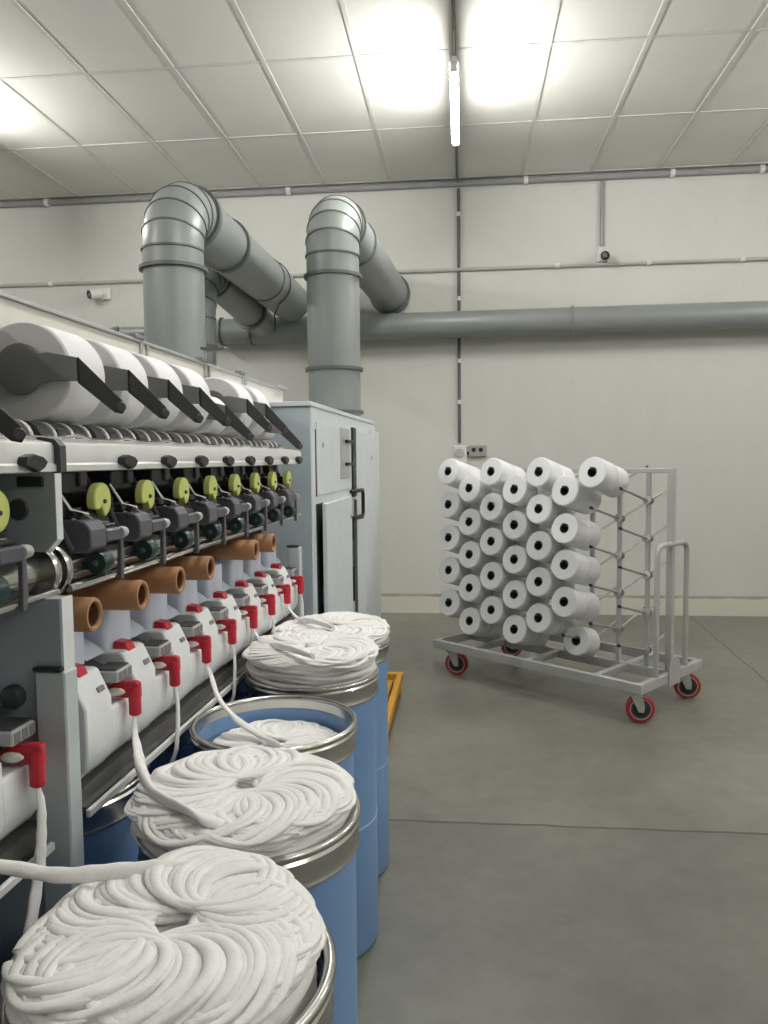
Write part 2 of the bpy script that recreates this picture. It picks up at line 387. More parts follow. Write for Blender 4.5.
riser('extraction_duct', 'grey duct standing on the control cabinet and turning to the wall', -.875, 5.25, 1.812, 3.215, .178, .30, 7.665, -.70, 3.15, (1.87, 2.16, 2.78), .020,
      ((.03, .014, .016), (.42, .012, .013), (2.04, .02, .022)))
riser('extraction_duct', 'thinner grey duct half hidden behind the largest elbow duct', -2.02, 5.8, .9, 3.03, .135, .40, 7.34, -1.93, 2.87, (2.42, 2.10), .016,
      ((.03, .012, .014), (.85, .02, .025)))
t = thing('wall_duct', 'long horizontal grey duct fixed along the back wall', 'duct', (-2.2, WY-.2, 2.81), 'w')
dy = WY-.2
MB().tube([(-2.35, dy, 2.812), (XR-.02, dy, 2.845)], .124, 32).build('main_pipe', M['duct'], t, ang=16)
MB().lathe([(.06, 0), (.10, .05), (.124, .14)], (-2.47, dy, 2.812), (1, 0, .009), 32).build('reducer', M['duct'], t)
MB().tube([(-3.38, dy, 2.83), (-2.40, dy, 2.815)], .06, 20).build('small_pipe', M['duct'], t, ang=16)
MB().tube([(-3.42, dy, 2.835)] + [(-3.42-.07*math.sin(a), dy+.07-.07*math.cos(a), 2.835) for a in (.3, .8, 1.3)], .062, 20).build('small_elbow', M['duct'], t, ang=16)
for x in (-2.35, -2.05, -1.02, 1.02, 3.9): ring((x, dy, 2.812+(x+2.35)*.0037), (1, 0, .0037), .124, .008, .016).build('flange', M['duct_dark'] if x < -1.5 else M['duct'], t)
for x in (-2.2, .3, 2.9): MB().box(x-.02, x+.02, dy+.11, WY, 2.78, 2.84).build('wall_bracket', M['conduit'], t)
tag(MB().tube([(-1.652+.192*math.sin(a), 6.55+.02*a, 3.062+.192*math.cos(a)) for a in [-.6+i*.3 for i in range(12)]] + [(-1.62, 6.62, 2.80), (-1.615, 6.62, 2.72), (-1.625, 6.62, 2.66)], [.012]*12+[.02, .028, .01], 8, flat=.35).build('hanging_strap', M['dark'], frame='w', origin=(-1.65, 6.55, 3.2)),
    'black strap tied round the long duct run, its end hanging down', 'strap')

# ------------------------------------------------------------------ spinning machine: frame
P = .219; Y0 = 1.385; YE = Y0+8*P
YS = .55                                     # where the shown section of the machine begins (outside the frame)
sm = thing('spinning_machine', 'long rotor spinning machine body with silver rail and dark interior', 'machine', (-1.1, 1.4, 0))
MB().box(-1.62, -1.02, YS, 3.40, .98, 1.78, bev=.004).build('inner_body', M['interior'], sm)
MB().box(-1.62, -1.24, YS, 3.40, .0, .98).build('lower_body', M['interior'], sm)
def rail(y0, y1):
    return MB().prism([(-.778, 1.532), (-.772, 1.534), (-.772, 1.545), (-.776, 1.549), (-.776, 1.580), (-.780, 1.586), (-.835, 1.598), (-.835, 1.592), (-.783, 1.580), (-.783, 1.537), (-1.02, 1.537), (-1.02, 1.532)], 'y', y0, y1)
rail(Y0-.064, YE+.05).build('front_rail', M['rail'], sm); rail(YS, Y0-.076).build('front_rail', M['rail'], sm)
MB().prism([(-.772, 1.528), (-.764, 1.533), (-.764, 1.580), (-.775, 1.592), (-.84, 1.602), (-.84, 1.528)], 'y', Y0-.078, Y0-.058).build('rail_joint', M['charcoal'], sm)
MB().tube([(-.895, YS, 1.596), (-.895, YE+.12, 1.596)], .024, 16).build('drive_shaft', M['dark'], sm)
for k in range(-3, 8):
    for q in (.005, .073, .141):
        y = Y0+k*P+q
        MB().lathe([(.025, 0), (.036, .004), (.036, .045), (.025, .049)], (-.895, y+.01, 1.596), (0, 1, 0), 20).build('drive_roller', M['charcoal'], sm)
        MB().lathe([(.025, 0), (.0375, .001), (.0375, .012), (.025, .013)], (-.895, y+.060, 1.596), (0, 1, 0), 20).build('roller_ring', M['cream'], sm)
w = []
for k in range(-3, 8):
    for i in range(9):
        u = i/8; w.append((-.806, Y0+k*P+u*P, 1.596+.006*max(0, math.sin(2*PI*u))))
MB().tube(w, .0035, 6).build('guide_wire', M['steel'], sm)
MB().tube([(-.835, YS, 1.344), (-.835, YE+.03, 1.344)], .032, 24).build('delivery_shaft', M['steel'], sm)
for y in (Y0-.075, Y0-.035): MB().lathe([(.033, 0), (.052, .0), (.054, .004), (.054, .018), (.052, .022), (.033, .022)], (-.835, y, 1.346), (0, 1, 0), 28).build('shaft_collar', M['steel'], sm)
MB().tube([(-.785, Y0-.03, 1.311), (-.785, YE+.04, 1.318)], .0075, 10).build('guide_rod', M['steel'], sm)
MB().tube([(-.785, YS, 1.311), (-.785, Y0-.07, 1.311)], .0075, 10).build('guide_rod', M['steel'], sm)
# divider sheets between sections
MB().prism([(-.751, 1.531), (-.751, 1.415), (-.772, 1.392), (-1.02, 1.392), (-1.02, 1.531)], 'y', 1.262, 1.280).build('upper_divider', M['side_sheet'], sm)
MB().prism([(-.7505, 1.531), (-.7485, 1.531), (-.7485, 1.414), (-.7705, 1.390), (-.7725, 1.392), (-.7505, 1.415)], 'y', 1.261, 1.281).build('divider_edge', M['white_plastic'], sm)
MB().lathe([(.0, .004), (.017, .004), (.020, .0)], (-.82, 1.262, 1.468), (0, -1, 0), 20).build('divider_plug', M['charcoal'], sm)
MB().box(-.82, -.77, 1.257, 1.263, 1.508, 1.526, bev=.002).build('divider_slot', M['dark'], sm)
MB().box(-1.02, -.752, 1.266, 1.300, .62, 1.308, bev=.001).build('lower_divider', M['side_sheet'], sm)
MB().box(-.753, -.7475, 1.265, 1.301, .9, 1.309).build('divider_edge', M['white_plastic'], sm)
MB().lathe([(.0, .02), (.018, .02), (.022, .012), (.022, 0)], (-.845, 1.266, 1.13), (0, -1, 0), 20).build('divider_knob', M['charcoal'], sm)
def post(x0, x1, y0, y1, zt):
    MB().box(x0, x1, y0, y1, 0, zt, bev=.003).build('post', M['panel_grey'], sm)
    MB().box(x0-.003, x1-.006, y0-.003, y1-.014, zt, zt+.008, bev=.002).build('post_cap', M['dark'], sm)
post(-.80, -.742, 1.256, 1.300, 1.178); post(-.838, -.786, YE+.03, YE+.075, 1.18)
MB().box(-1.02, -.80, YS, YE+.02, .866, .899).build('under_channel', M['channel'], sm)
MB().beam((-.775, Y0-.01, .862), (-.775, YE+.02, .862), .010, .016).build('kick_rail', M['kick'], sm)
MB().beam((-.775, YS, .862), (-.775, 1.252, .862), .010, .016).build('kick_rail', M['kick'], sm)
MB().box(-.80, -.785, Y0, YE, .855, .87).build('kick_rail_web', M['channel'], sm)

# ------------------------------------------------------------------ one spinning unit
def ordinal(k): return ('first', 'second', 'third', 'fourth', 'fifth', 'sixth', 'seventh', 'eighth', 'ninth')[k]
def units_label(what, k):
    if k < 0: return '%s nearest the camera, left of the grey post' % what
    return '%s, %s from the left beyond the grey post' % (what, ordinal(k))
su = thing('spinning_box', units_label('white spinning box with red sliver inlet', 0), 'spinning unit', (-.85, Y0, .9), 'm', 'spinning boxes along the machine')
ya, yb, yc = Y0+.024, Y0+.132, Y0+P+.021
def curved(y0, y1, xf=-.79):     # front skin: upright, curving in at the bottom
    pr = [(xf, 1.055), (xf, .955), (xf-.006, .93), (xf-.022, .912), (xf-.05, .902), (xf-.09, .90)]
    return pr
b = MB()
pr = [(-1.02, 1.118), (-.828, 1.118), (-.818, 1.114)] + curved(0, 0) + [(-1.02, .90)]
b.prism(pr, 'y', ya, yb); b.build('cover', M['white_plastic'], su, bev=.005)
b = MB(); pr = [(-1.02, 1.026), (-.80, 1.026), (-.796, 1.022)] + [(x-.004, min(z, 1.018)) for (x, z) in curved(0, 0)] + [(-1.02, .90)]
b.prism(pr, 'y', yb+.002, yc); b.build('lower_panel', M['white_plastic'], su, bev=.003)
# tower behind: rounded bluish column
def rr(x0, x1, y0, y1, r, n=5):
    o = []
    for (cx, cy, a0) in ((x1-r, y1-r, 0), (x0+r, y1-r, PI/2), (x0+r, y0+r, PI), (x1-r, y0+r, 1.5*PI)):
        for i in range(n+1): a = a0+PI/2*i/n; o.append((cx+r*math.cos(a), cy+r*math.sin(a)))
    return o
MB().prism(rr(-1.02, -.858, ya+.004, yb+.030, .02), 'z', 1.118, 1.2145).build('tower', M['bluish_plastic'], su, ang=50)
MB().prism([(-1.02, 1.118), (-1.02, 1.17), (-.93, 1.165), (-.872, 1.130), (-.862, 1.118)], 'y', yb+.030, yc).build('tower_fillet', M['bluish_plastic'], su)
MB().prism([(-.857, 1.117), (-.855, 1.136), (-.828, 1.133), (-.818, 1.113)], 'y', ya+.030, ya+.066).build('button', M['red'], su, bev=.002)
a = Vector((-.806, 0, 1.073)); nrm = Vector((.055, 0, .048)).normalized(); 
ms = Matrix((Vector((0, 1, 0)), Vector((-.028, 0, .059)).normalized(), Vector((0, 1, 0)).cross(Vector((-.028, 0, .059)).normalized()))).transposed().to_4x4()
ms.translation = Vector((-.8005, ya+.078, 1.0775)); MB().box(-.014, .014, -.006, .006, -.003, .0035, ms, .002).build('slot', M['armgrey'], su)
# recess: black rotor cover, grey latch block
MB().prism([(-1.02, 1.026), (-.845, 1.026), (-.838, 1.090), (-.85, 1.100), (-.90, 1.118), (-.95, 1.14), (-1.02, 1.14)], 'y', yb+.006, yb+.080).build('rotor_cover', M['charcoal'], su, bev=.004)
MB().prism([(-.90, 1.10), (-.885, 1.125), (-.905, 1.15), (-.95, 1.155), (-.97, 1.11)], 'y', yb+.004, yb+.05).build('cover_lever', M['dark'], su, bev=.003)
b = MB(); b.box(-.85, -.792, yb+.030, yb+.098, 1.071, 1.097, bev=.003); b.build('latch_block', M['lightcap'], su)
for q in (.036, .058, .080): MB().box(-.7925, -.7910, yb+q, yb+q+.016, 1.075, 1.093).build('latch_window', M['armgrey'], su)
MB().box(-.845, -.797, yb+.034, yb+.095, 1.0972, 1.1005, bev=.001).build('latch_lid', M['charcoal'], su)
# red inlet: arm + trumpet
yt = Y0+.195
MB().prism([(-.838, 1.032), (-.838, 1.052), (-.815, 1.062), (-.768, 1.068), (-.758, 1.064), (-.757, 1.030), (-.79, 1.030)], 'y', yt-.006, yt+.011).build('inlet_arm', M['red'], su, bev=.003)
MB().lathe([(.0105, 0), (.0135, .003), (.0135, .055), (.011, .062), (.004, .064)], (-.770, yt, .992), (0, 0, 1), 20).build('trumpet', M['red'], su)
MB().lathe([(.003, -.004), (.008, .004), (.0095, .016), (.008, .030), (.003, .040)], (-.826, yt-.010, 1.044), (1, -.12, .08), 16).build('nozzle', M['ceramic'], su)
SU = {0: su}
for k in [-1] + list(range(1, 8)):
    SU[k] = dup(su, (0, (P*k if k >= 0 else -.374), 0), units_label('white spinning box with red sliver inlet', k))

# ------------------------------------------------------------------ one winding unit
wu = thing('take_off_unit', units_label('take-off unit with yellow wheel and grey block', 0), 'take-off unit', (-.85, Y0+.1, 1.38), 'm', 'take-off units along the machine')
yw = Y0+.128
pts = []
for i in range(34):
    a = math.radians(-95+i*(360-62)/33.); pts.append((yw+.035*math.cos(a+PI), 1.470+.035*math.sin(a+PI)*-1*-1))
# wheel with a wedge cut at its lower near side
pts = [(yw+.035*math.cos(math.radians(a)), 1.471+.036*math.sin(math.radians(a))) for a in range(-78, 216, 7)] + [(yw-.016, 1.452), (yw-.004, 1.458)]
MB().prism(pts, 'x', -.812, -.792).build('yellow_wheel', M['yellow'], wu, bev=.003)
MB().lathe([(0, .004), (.004, .004), (.005, 0)], (-.792, yw+.004, 1.468), (1, 0, 0), 12).build('wheel_pin', M['charcoal'], wu)
MB().cyl((-.86, yw, 1.47), (-.812, yw, 1.47), .014, 14).build('wheel_axle', M['dark'], wu)
MB().prism([(yw-.04, 1.44), (yw-.01, 1.455), (yw-.01, 1.46), (yw+.05, 1.43), (yw+.05, 1.42), (yw-.04, 1.425)], 'x', -.835, -.815).build('wheel_bracket', M['charcoal'], wu)
MB().box(-1.02, -.86, yw-.05, yw+.06, 1.485, 1.53, bev=.003).build('yarn_trap', M['charcoal'], wu)
MB().box(-.90, -.852, yw+.018, yw+.05, 1.498, 1.531, bev=.003).build('sensor', M['blockgrey'], wu)
MB().beam((-.86, yw-.09, 1.47), (-.84, yw-.05, 1.40), .02, .012).build('tension_arm', M['charcoal'], wu)
MB().beam((-.812, yw-.09, 1.437), (-.808, yw+.0, 1.418), .006, .006).build('yarn_guide', M['alu'], wu)
MB().beam((-.80, yw-.06, 1.443), (-.80, yw+.005, 1.417), .008, .003).build('yarn_guide', M['alu'], wu)
b = MB(); b.prism([(-.80, 1.436), (-.783, 1.432), (-.771, 1.415), (-.771, 1.380), (-.785, 1.370), (-.90, 1.370), (-.90, 1.436)], 'y', Y0+.034, Y0+.098); b.build('pressure_block', M['blockgrey'], wu, bev=.004)
MB().box(-.86, -.772, Y0+.098, Y0+.168, 1.384, 1.412, bev=.004).build('pressure_lever', M['blockgrey'], wu)
MB().box(-.87, -.785, Y0+.100, Y0+.165, 1.413, 1.421, bev=.002).build('lever_plate', M['dark'], wu)
MB().tube([(-.80, Y0+.03, 1.428), (-.79, Y0+.10, 1.427), (-.79, Y0+.14, 1.424)], .003, 8).build('yarn_wire', M['steel'], wu)
MB().lathe([(.004, 0), (.011, .002), (.013, .010), (.011, .022), (.004, .024)], (-.775, Y0+.160, 1.400), (0, 1, .0), 14).build('lever_tip', M['lightcap'], wu)
MB().lathe([(.006, 0), (.022, .001), (.024, .005), (.024, .034), (.020, .038), (.006, .039)], (-.788, Y0+.078, 1.345), (0, 1, 0), 20).build('pressure_roller', M['green'], wu)
MB().lathe([(.0, .003), (.005, .003), (.006, 0)], (-.788, Y0+.078, 1.345), (0, -1, 0), 12).build('roller_pin', M['blockgrey'], wu)
MB().prism([(Y0+.160, 1.395), (Y0+.172, 1.395), (Y0+.174, 1.325), (Y0+.168, 1.300), (Y0+.156, 1.300), (Y0+.158, 1.33)], 'x', -.782, -.772).build('support_arm', M['blockgrey'], wu, bev=.002)
MB().box(-.98, -.90, Y0+.02, Y0+.17, 1.37, 1.47, bev=.004).build('gear_case', M['charcoal'], wu)
MB().box(-.93, -.88, Y0+.172, Y0+.205, 1.39, 1.45, bev=.004).build('sensor_box', M['armgrey'], wu)
MB().prism([(Y0+.05, 1.441), (Y0+.16, 1.433), (Y0+.168, 1.424), (Y0+.15, 1.426), (Y0+.05, 1.436)], 'x', -.86, -.80).build('release_plate', M['dark'], wu, bev=.001)
MB().beam((-.84, Y0+.012, 1.46), (-.81, Y0+.03, 1.375), .016, .010).build('thread_arm', M['charcoal'], wu)
MB().beam((-.87, Y0+.19, 1.52), (-.83, Y0+.20, 1.43), .012, .016).build('suction_arm', M['charcoal'], wu)
MB().tube([(-.84, Y0+.03, 1.50), (-.82, Y0+.05, 1.455), (-.80, Y0+.08, 1.445)], .0035, 8).build('thread_hook', M['steel'], wu)
MB().tube([(-.92, Y0+.19, 1.43), (-.90, Y0+.20, 1.46), (-.91, Y0+.21, 1.52)], .004, 8).build('cable', M['dark'], wu)
b = MB(); b.prism([(Y0+.160, 1.545), (Y0+.165, 1.560), (Y0+.185, 1.565), (Y0+.213, 1.560), (Y0+.226, 1.551), (Y0+.215, 1.540), (Y0+.198, 1.534), (Y0+.178, 1.541)], 'x', -.776, -.758); b.build('rail_knob', M['dark'], wu, bev=.002)
for k in [-1] + list(range(1, 8)):
    dup(wu, (0, (P*k if k >= 0 else -.352), 0), units_label('take-off unit with yellow wheel and grey block', k))

# ------------------------------------------------------------------ yarn packages and cradle arms
PX = -.93
def rad(k): return {4: .066, 7: .046, -1: .036}.get(k, .102)
for k in range(-1, 8):
    r = rad(k); zc = 1.632+r; ya_ = 1.455+(P*k if k >= 0 else -.352)
    px = PX if r > .08 else -.915
    size = 'full white' if r > .08 else 'half-built white' if r > .05 else 'small white'
    t = thing('yarn_package', units_label('%s yarn package on the machine top' % size, k), 'yarn package', (px, ya_, zc), 'm', 'yarn packages on the machine')
    MB().lathe([(.030, .012), (r-.004, .012), (r, .016), (r*.995, .154), (r*.99-.004, .158), (.030, .158)], (px, ya_, zc), (0, 1, 0), 48, True).build('yarn', M['yarn'], t)
    MB().pipe((px, ya_+.008, zc), (px, ya_+.166, zc), .0295, .024).build('core', M['cardboard'], t)
    c = thing('package_cradle', units_label('charcoal cradle arm holding the yarn package', k), 'cradle arm', (px, ya_, zc), 'm', 'cradle arms on the machine')
    poly = []
    hr = .052 if r > .08 else .030
    for i in range(19):
        a = math.radians(35+i*(290)/18.); poly.append((px+hr*math.cos(a), zc+.004+hr*math.sin(a)))
    poly += [(px+.07, zc-.021), (-.806, zc-.023), (-.806, zc+.024), (px+.06, zc+.036)]
    MB().prism(poly, 'y', ya_-.003, ya_+.004).build('hub_plate', M['armgrey'], c, bev=.001)
    MB().cyl((px, ya_+.004, zc), (px, ya_+.03, zc), .0235, 16).build('hub', M['charcoal'], c)
    p0 = Vector((-.806, ya_, zc)); dz = -.072; p1 = Vector((-.742, ya_+.055, zc+dz))
    b = MB(); d = (p1-p0); nn = Vector((d.y, -d.x, 0)).normalized()*.0065
    q = [p0+Vector((0, 0, .025)), p0+Vector((0, 0, -.026)), p0+d*.82+Vector((0, 0, -.024)), p1+Vector((0, 0, -.014)), p1+Vector((.004, .004, -.001)), p1+Vector((0, 0, .013))]
    n = len(q); b.add([v-nn for v in q]+[v+nn for v in q], [tuple(range(n)), tuple(range(n, 2*n))[::-1]]+[(i, i+n, (i+1) % n+n, (i+1) % n) for i in range(n)])
    b.build('handle', M['dark'], c, bev=.002)
    MB().cyl(p1+nn*-1.3+Vector((-.003, -.003, 0)), p1+nn*1.3+Vector((-.003, -.003, 0)), .0105, 14, .002).build('handle_tip', M['charcoal'], c)
    MB().prism([(px-.02, zc-.03), (px-.02, zc+.03), (px-.15, 1.79), (px-.16, 1.75)], 'y', ya_-.002, ya_+.003).build('rear_arm', M['armgrey'], c)
# paper tubes
for k in (0, 1, 2, 3, 5, 6):
    y = 1.417+.2168*k
    zc = 1.2145+.0345
    t = thing('paper_tube', 'empty brown paper tube lying over the %s spinning box beyond the grey post' % ordinal(k), 'paper tube', (-.85, y, zc), 'm', 'empty paper tubes above the spinning boxes')
    ax0, ax1 = Vector((-.955, y-.004, zc)), Vector((-.768, y, zc))
    MB().lathe([(.0235, 0), (.0335, 0), (.0345, .002), (.0345, .182), (.0325, .187), (.027, .187), (.0245, .184)], ax0, ax1-ax0, 32, True).build('tube', M['cardboard'], t)
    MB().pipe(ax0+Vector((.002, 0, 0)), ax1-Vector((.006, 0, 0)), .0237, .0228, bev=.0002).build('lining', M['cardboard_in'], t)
    q = MB()

# ------------------------------------------------------------------ cream channel behind the packages
t = thing('service_channel', 'long cream panel with aluminium edging running behind the yarn packages', 'panel', (-1.2, 2.5, 1.8))
MB().prism([(-1.26, 1.80), (-1.20, 1.80), (-1.20, 1.965), (-1.26, 1.965)], 'y', YS, 4.5).build('panel', M['cream'], t)
MB().beam((-1.205, YS, 1.972), (-1.205, 4.5, 1.962), .03, .012).build('edge_trim', M['alu'], t)
for y in (2.58, 3.20, 3.72):
    MB().box(-1.199, -1.190, y, y+.014, 1.80, 1.985, bev=.001).build('strut', M['alu'], t)
    MB().box(-1.199, -1.190, y+.05, y+.06, 1.80, 1.963, bev=.001).build('strut', M['alu'], t)
    MB().box(-1.22, -1.185, y-.05, y+.02, 1.972, 1.988, bev=.003).build('clip', M['armgrey'], t)
MB().box(-1.23, -1.17, 4.32, 4.5, 1.967, 1.985, bev=.003).build('end_clip', M['alu'], t)
MB().box(-1.205, -1.10, 3.18, 3.24, 2.022, 2.034, bev=.002).build('bracket_plate', M['duct_dark'], t)
MB().box(-1.199, -1.190, 3.20, 3.214, 1.98, 2.023, bev=.001).build('strut', M['alu'], t)

# ------------------------------------------------------------------ control cabinet
cx = -.78
cb = thing('control_cabinet', 'tall pale blue-grey control cabinet at the far end of the machine', 'cabinet', (-1.15, 4.4, 0))
MB().box(-1.56, cx, 3.41, 5.40, .10, 1.79, bev=.004).build('body', M['cabinet'], cb)
MB().box(-1.54, cx-.02, 3.43, 5.60, 0, .10).build('plinth', M['channel'], cb)
MB().box(-1.57, cx+.004, 3.395, 5.41, 1.79, 1.812, bev=.003).build('lid', M['cabinet'], cb)
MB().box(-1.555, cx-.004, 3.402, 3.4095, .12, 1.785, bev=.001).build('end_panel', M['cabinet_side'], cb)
MB().box(-1.56, cx, 5.402, 5.62, .10, 1.745, bev=.004).build('corner_column', M['cabinet'], cb)
MB().box(cx, cx+.006, 3.492, 4.40, 1.385, 1.725, bev=.002).build('upper_door', M['cabinet'], cb)
MB().box(cx, cx+.003, 3.478, 3.490, 1.38, 1.69).build('door_seal', M['dark'], cb)
MB().box(cx+.0005, cx+.003, 3.475, 3.62, .30, 1.345).build('door_gap', M['dark'], cb)
ld = MB(); ld.box(0, .022, 0, .79, .30, 1.345, bev=.003)
o = MB()
mt4 = Matrix.Translation(Vector((cx+.003, 4.29, 0))) @ Matrix.Rotation(math.radians(1.5), 4, 'Z')
for v in ld.v: v.y -= .79
o.add([mt4 @ v for v in ld.v], ld.f); o.build('lower_door', M['cabinet'], cb)
for z in (.42, .86): MB().box(cx+.003, cx+.035, 3.56, 3.60, z, z+.09, bev=.003).build('hinge', M['lightcap'], cb)
MB().box(cx+.006, cx+.010, 4.06, 4.31, 1.445, 1.72, bev=.001).build('handle_plate', M['zinc'], cb)
for z in (1.515, 1.640): MB().box(cx+.010, cx+.028, 4.18, 4.39, z, z+.018, bev=.003).build('door_handle', M['dark'], cb)
MB().box(cx, cx+.013, 4.425, 4.53, 1.33, 1.735, bev=.002).build('door_seal', M['dark'], cb)
MB().box(cx, cx+.013, 4.425, 4.53, .30, 1.31, bev=.002).build('door_seal', M['dark'], cb)
MB().tube([(cx+.008, 4.36, 1.365), (cx+.034, 4.40, 1.368), (cx+.036, 4.60, 1.366), (cx+.036, 4.62, 1.34), (cx+.036, 4.62, 1.23), (cx+.034, 4.60, 1.205), (cx+.008, 4.42, 1.205)], .011, 10).build('door_handle', M['dark'], cb)
MB().box(cx+.001, cx+.02, 4.325, 4.365, .93, 1.08, bev=.003).build('latch', M['dark'], cb)
for z in (.935, 1.065): MB().box(cx+.001, cx+.02, 4.28, 4.33, z, z+.014, bev=.002).build('latch', M['dark'], cb)
for z in (.62, 1.22): MB().box(cx+.001, cx+.014, 4.36, 4.42, z, z+.10, bev=.003).build('hinge', M['zinc'], cb)
MB().box(cx, cx+.006, 4.535, 5.15, .30, 1.72, bev=.002).build('side_door', M['cabinet'], cb)
MB().box(cx, cx+.002, 5.155, 5.168, .14, 1.74).build('door_seal', M['armgrey'], cb)
for (y, z) in ((5.20, 1.56), (3.62, 1.62), (4.25, 1.23), (4.27, .45)): MB().lathe([(0, .004), (.012, .004), (.013, 0)], (cx+.005 if y != 4.25 else cx+.026, y, z), (1, 0, 0), 14).build('lock', M['conduit'], cb)

# ------------------------------------------------------------------ sliver cans
RB, RR, ZR = .203, .215, .88
def can(x, y, label, group, frame='m', ZR=.88):
    e = ZR-.88
    t = thing('sliver_can', label, 'sliver can', (x, y, 0), frame, group)
    MB().lathe([(RB-.02, .006), (RB-.004, .006), (RB, .012), (RB, .405), (RB, .84+e), (RB-.006, .845+e), (RB-.006, .02), (RB-.02, .014)], (x, y, 0), (0, 0, 1), 64, True).build('body', M['blue'], t)
    MB().lathe([(0, .006), (RB-.02, .006), (RB-.02, .016), (0, .016)], (x, y, 0), (0, 0, 1), 48).build('bottom', M['blue_in'], t)
    MB().lathe([(RB-.001, .408), (RB+.0014, .409), (RB+.0014, .413), (RB-.001, .414)], (x, y, 0), (0, 0, 1), 64).build('seam', M['seam'], t)
    pr = [(RB+.001, .805+e), (RB+.005, .806+e), (RB+.008, .812+e), (RB+.005, .820+e), (RB+.0065, .838+e), (RB+.007, .852+e), (RB+.010, .858+e)]
    for i in range(9):
        a = math.radians(-70+i*250/8.); pr.append((RB+.0035+.0085*math.cos(a), ZR-.0085+.0085*math.sin(a)))
    pr += [(RB-.005, ZR-.015), (RB-.0055, ZR-.07), (RB-.003, ZR-.072)]
    MB().lathe(pr, (x, y, 0), (0, 0, 1), 72).build('rim', M['rim_steel'], t, ang=40)
    return t
CAN = [(-.413, .94), (-.455, 1.405), (-.545, 1.90), (-.555, 2.38), (-.575, 2.825)]
CANLAB = ['blue sliver can nearest the camera, heaped with coiled cotton', 'second nearest blue sliver can in the front row, white coil on top',
          'blue sliver can with open steel rim and nearly sunken white coil', 'blue sliver can with tall white coil just beyond the open-rim can', 'farthest blue sliver can in the front row, beside the cabinet']
for (x, y), l in zip(CAN, CANLAB): can(x, y, l, 'sliver cans in the front row')
for i, (x, y) in enumerate([(-.985, 1.02), (-.985, 1.60), (-.995, 2.06), (-1.0, 2.52), (-1.0, 2.98)]):
    can(x, y, 'blue sliver can under the machine, %s in the back row' % ordinal(i), 'sliver cans in the back row', ZR=.845)

def coil(i, z0, z1, layers, seed, rout=.2, lift=.0032, lean=(0, 0), tw=.0088, loops=118, wob=.0065, rough=.006, dome=.0):
    x, y = CAN[i]; R = random.Random(seed); b = MB()
    r_in = .040; R1 = (rout-tw+r_in)/2; r1 = R1-r_in
    th = .0085
    # filling below: many layers settled in the can
    rf = min(rout, RB-.008)-.006
    pr = [(0, .02), (.19, .02), (.19, .78), (rf-.002, .80)]
    zz = .80
    if z1 < .9: pr = [(0, .02), (.19, .02), (.19, z1-.06), (rf-.012, z1-.03), (rf-.03, z1-.018), (.05, z1-.012), (.03, z1-.03), (0, z1-.04)]
    else:
        while zz < z1-.03: pr.append((rf-.004+.006*math.sin(zz*260), zz)); zz += .006
        pr += [(rf-.02, z1-.020), (.05, z1-.014), (.028, z1-.03), (.02, z1-.06), (0, z1-.06)]
    b.lathe(pr, (x, y, 0), (0, 0, 1), 64)
    NS = 30
    # outer windings stacked up the side of the heap
    zz = z0; k = 0
    while zz < z1-.016 and z1 > .9:
        a0 = R.random()*6.28; p1, p2, p3 = R.random()*6, R.random()*6, R.random()*6; n = 60
        rr_ = rout-tw*.95+R.uniform(-.007, .003)
        b.tube([(x+lean[0]+(rr_+.004*math.sin(3*a+p1)+.003*math.sin(7*a+p2))*math.cos(a), y+lean[1]+(rr_+.004*math.sin(3*a+p1)+.003*math.sin(7*a+p2))*math.sin(a),
                 zz+.006*math.sin(2*a+p3)+.003*math.sin(5*a+p1)) for a in [a0+2*PI*i/n for i in range(n)]], tw*1.05, 8, flat=.85, upv=(0, 0, 1), closed=True)
        zz += .0105; k += 1
    for L in range(2):
        zb = z1 - .008 - (1-L)*.009
        N = loops
        ph0 = R.random()*6.28; jit = [R.gauss(0, 1) for _ in range(N+4)]; jz = [R.gauss(0, 1) for _ in range(N+4)]; jp = [R.gauss(0, 1) for _ in range(N+4)]
        pts = []; ws = []; n0, n1 = R.random()*6, R.random()*6
        for s in range(N*NS):
            f = s/NS; j = int(f); fr = f-j; fr = fr*fr*(3-2*fr)
            jj = jit[j]*(1-fr)+jit[j+1]*fr; jzz = jz[j]*(1-fr)+jz[j+1]*fr; jpp = jp[j]*(1-fr)+jp[j+1]*fr
            th_ = ph0+2*PI*f/N+jpp*.035; al = 2*PI*f
            rr_ = r1+jj*wob+.004*math.sin(3*th_+n0)
            px = x+lean[0]+R1*math.cos(th_)+rr_*math.cos(al+th_); py = y+lean[1]+R1*math.sin(th_)+rr_*math.sin(al+th_)
            ca, sa = math.cos(al), math.sin(al)
            pz = zb+lift*sa*(1-max(0, ca)**6) + jzz*rough*.5 - .012*max(0, ca)**5 + .004*math.sin(2*th_+n1) - .006*max(0, -ca)**4
            rho = math.hypot(px-x-lean[0], py-y-lean[1]); pz += dome*(1-(rho/rout)**2)
            pts.append((px, py, pz)); ws.append(tw*(1+.16*math.sin(s*.11+n0)+.1*math.sin(s*.37+n1)))
        b.tube(pts, ws, 8, flat=.5, upv=(0, 0, 1))
    return b
COILLAB = ['heaped white cotton coil with small centre hole on the nearest can', 'white cotton coil on the second nearest can, strand lying on it',
           'white cotton coil sunk inside the open-rim can', 'tall flat-topped stack of cotton coils beyond the open-rim can', 'white cotton coil overhanging the farthest front can']
